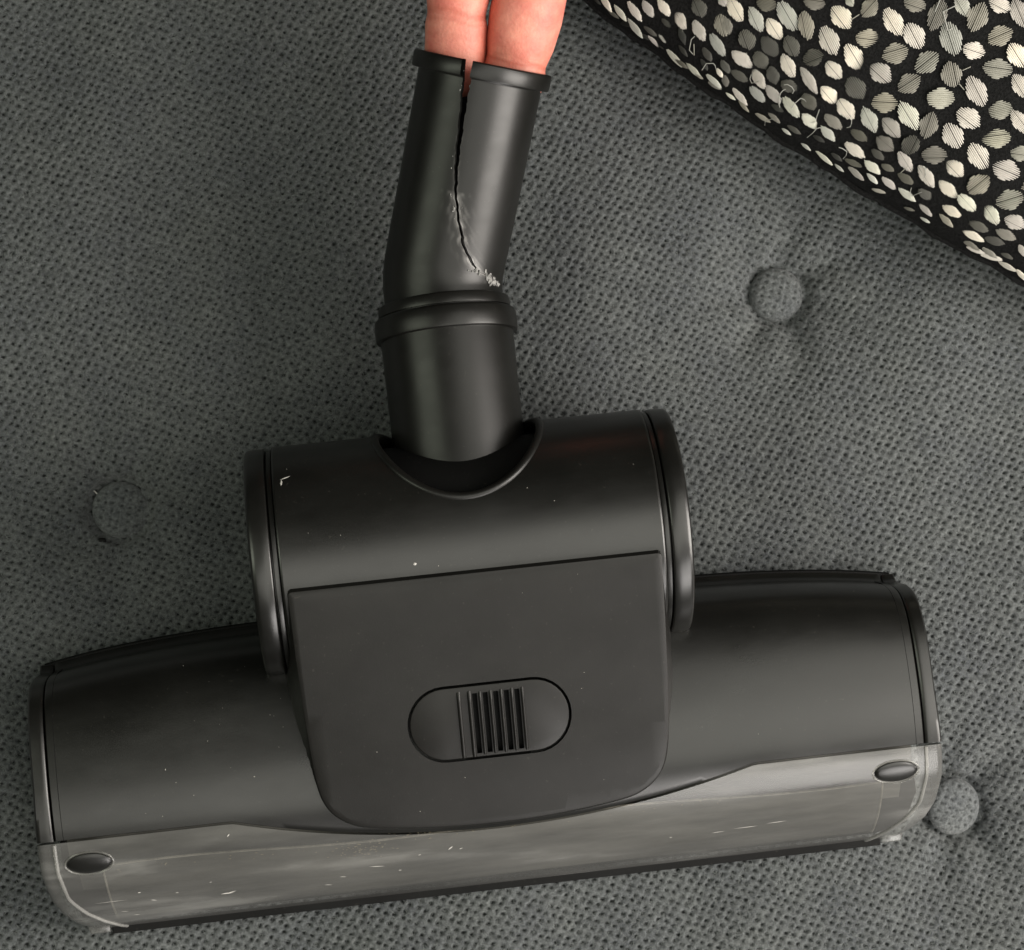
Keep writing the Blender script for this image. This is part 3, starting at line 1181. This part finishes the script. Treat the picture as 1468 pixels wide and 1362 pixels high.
ref_w = [to_world(pipe_pt(7.62, -1.0, 1.15)), to_world(pipe_pt(6.58, 0.9, 1.1))]
# shade of the finger creases put into the colour: thin bands across the pads
DTW = (EX * DT.x + EY * DT.y + Vector((0, 0, DT.z)))
TBW = (EX * TB.x + EY * TB.y)
VXW = to_world(VX)
al = (co - np.array(VXW)) @ np.array(DTW)
lt = (co - np.array(VXW)) @ np.array(TBW)
cr = np.zeros(len(co))
for ac, side, wd, st in ((7.55, -1, 0.09, .7), (7.32, -1, .05, .4), (6.9, -1, .035, .2), (6.50, 1, 0.07, .9), (6.66, 1, .05, .5), (7.1, 1, .035, .2), (6.8, 1, .25, .3)):
    m_ = (lt * side > -0.1) & (al < 9.5)
    wob = 0.04 * np.sin(lt * 5 + ac)
    cr = np.maximum(cr, m_ * st * np.exp(-((al - ac - wob) / wd) ** 2))
# shade in the gap between the two fingers, painted into the skin colour
cr = np.maximum(cr, 0.9 * np.exp(-((lt - 0.03) / 0.16) ** 2) * (al < 11))
at = hand.data.attributes.new('crease_shade', 'FLOAT', 'POINT')
at.data.foreach_set('value', cr.astype(np.float32))

# ------------------------------------------------------------------ cushion with embroidered leaves
ES = Vector((0.840, -0.5424, 0))
EN = Vector((0.5424, 0.840, 0))
CC = Vector((8.71, 9.93, 0))
ZC, CH, CT, CLO = 2.2, 5.5, 13.0, 2.25


def Ff(x):
    x = max(0.0, min(CT, x))
    return math.sqrt(max(0, 1 - (1 - x / CT) ** 2))


def t_edge(s):
    return -0.35 + 0.0055 * s * s + 0.035 * math.sin(s * 2.1) + 0.025 * math.sin(s * 4.7 + 1) + 0.012 * math.sin(s * 11 + 2)


def cush(s, t, lower=False):
    tau = t - t_edge(s)
    f = Ff(tau) * Ff(20 - abs(s)) * Ff(40 - t)
    z = ZC + (CH * f if not lower else -CLO * f)
    p = CC + ES * s + EN * t
    return Vector((p.x, p.y, z))


def cnorm(s, t):
    e = 0.02
    a = cush(s + e, t) - cush(s - e, t)
    b = cush(s, t + e) - cush(s, max(t - e, t_edge(s) + 0.001))
    n_ = a.cross(b)
    n_.normalize()
    return n_ if n_.z > 0 else -n_


cushion = thing('cushion', 'black cushion embroidered all over with cream and grey leaves at the sofa corner', 'cushion', (CC.x + EN.x * 14, CC.y + EN.y * 14, 0))
corg = Vector(cushion.location) / S


def arcs(n1, n2, total):
    a = [CT * (1 - math.cos(math.pi / 2 * k / n1)) for k in range(n1 + 1)]
    b = list(np.linspace(CT, total - CT, n2 + 2))[1:-1]
    return a + b + [total - v for v in reversed(a)]


tl = arcs(46, 10, 40)
sl = [v - 20 for v in arcs(26, 12, 40)] 
for lower in (False, True):
    rows = []
    for s in sl:
        r = []
        for tt in tl:
            q = t_edge(s) + tt * (40 - t_edge(s)) / 40
            p = cush(s, q, lower)
            wz = 0.05 * math.sin(s * 1.3 + q * 0.6) * math.sin(q * 0.9) * min(1, tt / 3)
            r.append(p - corg + Vector((0, 0, wz if not lower else 0)))
        rows.append(r)
    MB().grid(rows).build('cover' if not lower else 'underside', M_CUSHION, cushion, sharp=0)
mb = MB()
tube_path(mb, [cush(s, t_edge(s)) - corg for s in np.linspace(-19.5, 19.5, 120)], 0.10, 8)
mb.build('seam_piping', M_CUSHION, cushion)

LEAVES = '''-7.23 0.03 -43 0.61 0.57 c;-6.69 0.01 -36 0.56 0.37 g;-6.34 0.17 -32 0.66 0.52 c;-6.02 0.33 -35 0.53 0.34 c;-5.63 0.54 -29 0.53 0.37 c;-5.07 0.52 -32 0.66 0.46 c;-4.73 0.94 -39 0.54 0.43 d;-4.39 0.50 -36 0.63 0.40 c;-3.71 0.45 -30 0.70 0.32 g;-3.88 0.88 -50 0.61 0.51 m;-4.25 1.35 -29 0.30 0.28 c;-6.86 -0.05 -4 0.36 0.22 d;-6.37 -0.12 45 0.52 0.25 e;-6.08 -0.09 -40 0.67 0.43 g;-5.64 0.01 -6 0.43 0.53 d;-5.21 0.04 -30 0.47 0.27 g;-5.31 0.31 -14 0.40 0.41 e;-5.33 -0.18 -26 0.64 0.22 c;-5.72 -0.13 -4 0.37 0.60 e;-5.16 -0.16 -3 0.30 0.22 e;-4.61 -0.17 -25 0.64 0.53 g;-4.49 -0.01 -24 0.39 0.36 e;-4.34 -0.21 -3 0.44 0.61 d;-3.92 -0.19 -15 0.59 0.42 g;-3.82 0.17 -31 0.44 0.45 d;-3.74 -0.03 -38 0.38 0.37 e;-3.25 -0.20 -14 0.54 0.45 g;-3.18 0.14 -34 0.43 0.27 d;-2.97 -0.07 -49 0.45 0.27 m;-3.72 -0.23 -2 0.30 0.22 m;-3.17 -0.25 -2 0.41 0.22 m;-2.59 -0.30 -17 0.33 0.27 g;-3.23 -0.02 -36 0.30 0.28 c;-4.74 0.23 -51 0.52 0.22 e;-7.50 -0.00 -5 0.30 0.22 e;-3.80 1.34 -31 0.71 0.41 c;-3.15 1.41 -35 0.75 0.38 g;-3.12 1.86 14 0.52 0.46 d;-2.43 1.90 -29 0.86 0.45 g;-2.55 1.47 -28 0.65 0.40 c;-1.83 1.94 -47 0.77 0.42 m;-1.97 2.52 22 0.57 0.38 m;-1.10 2.58 -22 0.71 0.52 c;-0.56 3.14 78 0.56 0.51 m;-1.03 1.93 -34 0.81 0.53 c;-0.13 2.49 23 0.64 0.57 m;-0.14 1.91 -27 0.84 0.50 c;-3.75 0.92 -50 0.47 0.30 m;-3.06 0.90 -40 0.60 0.46 d;-2.38 1.06 -24 0.63 0.44 d;-1.86 1.33 -34 0.60 0.42 d;-2.88 0.48 -13 0.69 0.49 c;-2.40 0.69 -34 0.54 0.49 d;-1.63 0.90 -35 0.69 0.39 c;-1.15 1.38 52 0.57 0.51 d;-0.45 1.38 -19 0.58 0.42 c;-2.68 0.16 -2 0.52 0.48 d;-2.16 0.32 -30 0.63 0.44 c;-1.86 0.54 -47 0.53 0.36 d;-1.29 0.53 5 0.48 0.50 d;-0.89 0.87 -28 0.82 0.31 c;-2.35 -0.14 -30 0.64 0.43 c;-1.95 0.03 -23 0.57 0.33 g;-1.55 0.20 -26 0.60 0.38 c;0.36 1.32 -27 0.67 0.60 d;-0.55 0.46 -25 0.52 0.44 d;-0.16 0.85 -22 0.66 0.40 c;0.47 0.79 -26 0.67 0.46 c;-0.90 0.16 -23 0.68 0.34 g;-0.23 0.13 -27 0.61 0.36 g;0.36 0.40 -12 0.60 0.42 m;1.21 0.88 -34 0.76 0.44 g;-1.22 0.02 2 0.37 0.40 e;-2.09 -0.26 -17 0.41 0.22 m;-1.44 -0.26 -3 0.47 0.42 m;-1.15 -0.16 -6 0.43 0.33 m;-0.46 -0.18 2 0.43 0.46 d;0.43 0.14 -22 0.57 0.31 g;1.22 0.46 1 0.52 0.44 d;-1.14 3.02 -27 0.30 0.22 g;0.22 3.19 -27 0.81 0.48 c;0.94 3.18 -31 0.74 0.54 c;0.45 3.87 12 0.59 0.43 m;1.17 3.94 99 0.82 0.49 m;1.60 4.50 -28 0.68 0.37 g;2.15 4.45 99 0.79 0.56 m;2.48 5.04 3 0.59 0.43 c;3.09 5.15 -35 0.79 0.46 c;1.86 3.62 -41 0.91 0.56 g;0.77 2.55 47 0.69 0.57 m;1.66 2.79 68 0.71 0.60 w;2.59 3.68 12 0.59 0.48 c;2.98 4.37 53 0.66 0.65 m;3.70 4.20 -26 0.71 0.51 c;3.45 3.63 22 0.76 0.53 w;2.44 2.86 -46 0.68 0.55 m;0.73 1.95 -11 0.66 0.60 c;1.58 2.11 64 0.67 0.60 m;1.30 1.40 29 0.69 0.62 m;2.56 2.22 33 0.71 0.68 w;3.30 2.86 -31 0.85 0.52 c;2.08 1.44 -28 0.87 0.51 g;1.87 0.99 -17 0.66 0.44 c;2.72 1.52 109 0.76 0.50 m;3.55 2.19 -7 0.70 0.59 c;4.18 2.80 43 0.61 0.54 w;3.47 1.63 -32 0.71 0.56 c;4.84 2.81 -21 0.75 0.40 c;4.28 3.59 -27 0.72 0.44 c;1.98 0.59 -9 0.57 0.46 m;2.61 0.90 104 0.59 0.48 d;1.99 0.31 -9 0.42 0.44 d;3.35 1.01 34 0.67 0.52 m;4.42 1.56 -28 0.79 0.55 c;4.08 1.03 -15 0.56 0.48 c;4.56 2.16 38 0.73 0.52 w;5.36 2.16 22 0.53 0.53 w;5.31 1.64 7 0.74 0.58 c;2.76 0.53 -30 0.67 0.34 c;2.45 0.20 4 0.38 0.42 d;3.52 0.52 -28 0.73 0.37 c;3.08 0.23 -3 0.49 0.38 d;4.89 0.99 77 0.70 0.64 m;4.26 0.55 -14 0.64 0.37 c;5.90 1.11 51 0.75 0.58 w;2.75 -0.02 -23 0.56 0.34 c;3.83 0.20 -18 0.54 0.45 d;3.39 -0.01 -13 0.59 0.37 g;4.93 0.51 -20 0.65 0.50 g;4.08 -0.02 -18 0.55 0.35 c;5.72 0.62 -29 0.68 0.49 g;4.74 0.19 8 0.57 0.39 c;6.42 0.77 3 0.59 0.55 c;4.78 -0.02 -15 0.51 0.42 m;5.65 0.26 3 0.56 0.41 d;5.68 0.06 5 0.69 0.42 c;6.29 0.21 14 0.55 0.46 d;6.44 0.44 3 0.59 0.41 m;6.41 0.00 -15 0.52 0.41 m;6.86 0.15 7 0.41 0.41 d;5.82 -0.09 12 0.56 0.31 m;6.05 -0.11 4 0.55 0.43 c;6.58 -0.10 25 0.63 0.55 c;7.11 0.00 16 0.56 0.49 c;7.13 0.37 -37 0.41 0.26 c;7.61 0.00 -28 0.51 0.42 c;4.29 -0.20 8 0.30 0.22 g;2.64 -0.23 6 0.39 0.24 m;3.70 -0.18 15 0.30 0.27 d;0.11 -0.28 -10 0.35 0.22 g;0.76 -0.27 -10 0.60 0.22 g;1.30 -0.27 -12 0.32 0.25 g;1.36 0.15 -5 0.66 0.38 c;1.55 -0.07 12 0.50 0.31 d;1.80 -0.21 7 0.56 0.44 c;2.07 0.03 -16 0.57 0.39 g;2.27 -0.14 -23 0.43 0.23 g;0.30 -0.04 0 0.37 0.26 e;1.04 -0.14 -19 0.39 0.30 e;-0.62 -0.27 -8 0.30 0.22 g'''


def leaf_mesh(seed, tone):
    r = random.Random(seed)
    ns = 11
    mbx = MB()
    shape = r.uniform(0.56, 0.76)
    ex_ = r.uniform(1.55, 2.05)
    split = r.choice((None, 3, 4, 5))
    for i in range(ns):
        v0 = -0.5 + i / ns
        v1 = v0 + (1.02 if i != split else 0.70) / ns
        vm = (v0 + v1) / 2
        # outline: pointed egg, thread ends ragged
        q = min(0.999, abs(vm) * 2)
        hl = 0.5 * (1 - q ** ex_) ** shape
        a = -hl + r.uniform(-.03, .025) + 0.01
        b = hl + r.uniform(-.025, .035) - 0.01
        arch = 0.10 * (1 - q * q)
        vs = []
        for k, u in enumerate((a, a * .45 + b * .05, b * .5, b)):
            sh = 0.05 * u
            e = 0.35 if k in (0, 3) else 1
            w0, w1 = (vm + (v0 - vm) * (0.55 if e < 1 else 1) + sh), (vm + (v1 - vm) * (0.55 if e < 1 else 1) + sh)
            vs += [(u, w0, 0.0), (u, vm + sh, (arch * 0.6 + 0.022) * e), (u, w1, 0.0)]
        fs = []
        for k in range(3):
            fs += [(k * 3, k * 3 + 3, k * 3 + 4, k * 3 + 1), (k * 3 + 1, k * 3 + 4, k * 3 + 5, k * 3 + 2)]
        mbx.add(vs, fs)
    me = bpy.data.meshes.new('leaf')
    me.from_pydata(mbx.v, [], mbx.f)
    me.polygons.foreach_set('use_smooth', [True] * len(me.polygons))
    me.materials.append(M_LEAF[tone])
    return me


LM = {t: [leaf_mesh(31 * i + ord(t), t) for i in range(6)] for t in 'cgwmde'}


def put_leaf(s, t, ang, L, W, tone, i):
    t = max(t, t_edge(s) + 0.06)
    n_ = cnorm(s, t)
    p = cush(s, t) + n_ * 0.03
    tb = (EN - n_ * EN.dot(n_)).normalized()
    ta = (ES - n_ * ES.dot(n_)).normalized()
    a = math.radians(ang)
    d = (ta * math.cos(a) + tb * math.sin(a)).normalized()
    e = n_.cross(d)
    o = bpy.data.objects.new('leaf', LM[tone][i % 6])
    C.objects.link(o)
    o.parent = cushion
    m = Matrix((d, e, n_)).transposed().to_4x4()
    m = m @ Matrix.Diagonal((L * 1.12 * S * (-1 if i % 2 else 1), W * 1.10 * S * (-1 if i % 2 else 1), 0.62 * S, 1))
    m.translation = (p - corg) * S
    o.matrix_local = m


used = []
for i, r in enumerate(LEAVES.split(';')):
    s, t, ang, L, W, tone = r.split()
    s, t = float(s), float(t)
    L, W = float(L), float(W)
    put_leaf(s, t, float(ang), L, min(W, L * (0.46 if t < t_edge(s) + 0.3 else 0.58 if t < t_edge(s) + 0.8 else 0.80)), tone, i)
    used.append((s, t))
# the pattern goes on over the rest of the cushion near the picture
tries = 0
extra = 0
while extra < 120 and tries < 6000:
    tries += 1
    s, t = rng.uniform(-11, 11), rng.uniform(0.3, 11)
    if min((s - a) ** 2 + (t - b) ** 2 for a, b in used) < 0.70 ** 2:
        continue
    p = cush(s, t)
    used.append((s, t))
    put_leaf(s, t, rng.choice((-30, -35, 40, -25, 55)) + rng.uniform(-12, 12), rng.uniform(.6, .85), rng.uniform(.42, .58), rng.choice('ccgwmmd'), extra)
    extra += 1
# thin stem stitches between leaves
mb = MB()
for i in range(16):
    s, t = rng.choice(used)
    a = rng.choice((-0.6, 0.9, 2.4, -2.0)) + rng.uniform(-.4, .4)
    s0, t0 = s + math.cos(a) * .34, t + math.sin(a) * .30
    path = []
    c = 0.0
    for k in range(6):
        q = k / 5
        ps, pt_ = s0 + math.cos(a + c * k) * .24 * q, t0 + math.sin(a + c * k) * .24 * q
        if pt_ < t_edge(ps) + .05:
            break
        path.append(cush(ps, pt_) + cnorm(ps, pt_) * 0.035 - corg)
    if len(path) > 3:
        tube_path(mb, path, 0.013, 5)
o = mb.build('stem_stitches', M_LEAF['w'], cushion, weld=False)
o['kind'] = 'stuff'
# pulled threads: a loose triangle on a leaf and a few fuzzy ends by the seam
mb = MB()
ls, lt_ = -2.0, 0
for pts in ([(1.05, 3.98), (.93, 4.55), (1.25, 4.6), (1.45, 4.4), (1.25, 4.1), (1.65, 3.75), (1.72, 3.85)],):
    tube_path(mb, [cush(a, b) + cnorm(a, b) * (0.07 + .05 * (k % 2)) - corg for k, (a, b) in enumerate(pts)], 0.02, 5)
for i in range(14):
    s = rng.uniform(-5, 5.5)
    b = t_edge(s) + rng.uniform(0.08, .8)
    a = rng.uniform(0, 6.3)
    path = []
    for k in range(5):
        path.append(cush(s + .09 * k * math.cos(a + k * .4), max(t_edge(s) + .06, b + .09 * k * math.sin(a + k * .4))) + Vector((-.03 * k * rng.random(), -.03 * k * rng.random(), .05 + .02 * k)) - corg)
    tube_path(mb, path, 0.013, 4)
o = mb.build('loose_threads', M_LEAF['g'], cushion, weld=False)
o['kind'] = 'stuff'

# ------------------------------------------------------------------ bits on the sofa
mb = MB()
z = float(sofa_z(np.array(-12.7), np.array(-.5)))
tube_path(mb, [(-12.80, -.41, z + .05), (-12.73, -.45, z + .09), (-12.66, -.52, z + .10), (-12.60, -.58, z + .06)], 0.022, 6)
o = mb.build('lint_thread', M_SCUFF)
o['label'], o['category'] = 'short white lint thread lying beside the left sofa button', 'lint'
rows = []
z = float(sofa_z(np.array(-12.45), np.array(-1.97)))
for k in range(9):
    a = math.pi * k / 8
    rows.append([(-12.45 + 0.14 * math.sin(a) * math.cos(b) * (1 + .25 * math.sin(3 * b + k)), -1.97 + .10 * math.sin(a) * math.sin(b) * (1 + .2 * math.cos(2 * b)), z + .03 + 0.07 * math.cos(a)) for b in np.linspace(0, 2 * math.pi, 14, endpoint=False)])
o = MB().grid(rows, closed=True).build('crumb', M_DARK)
o['label'], o['category'] = 'small black crumb on the sofa fabric below the left button', 'crumb'
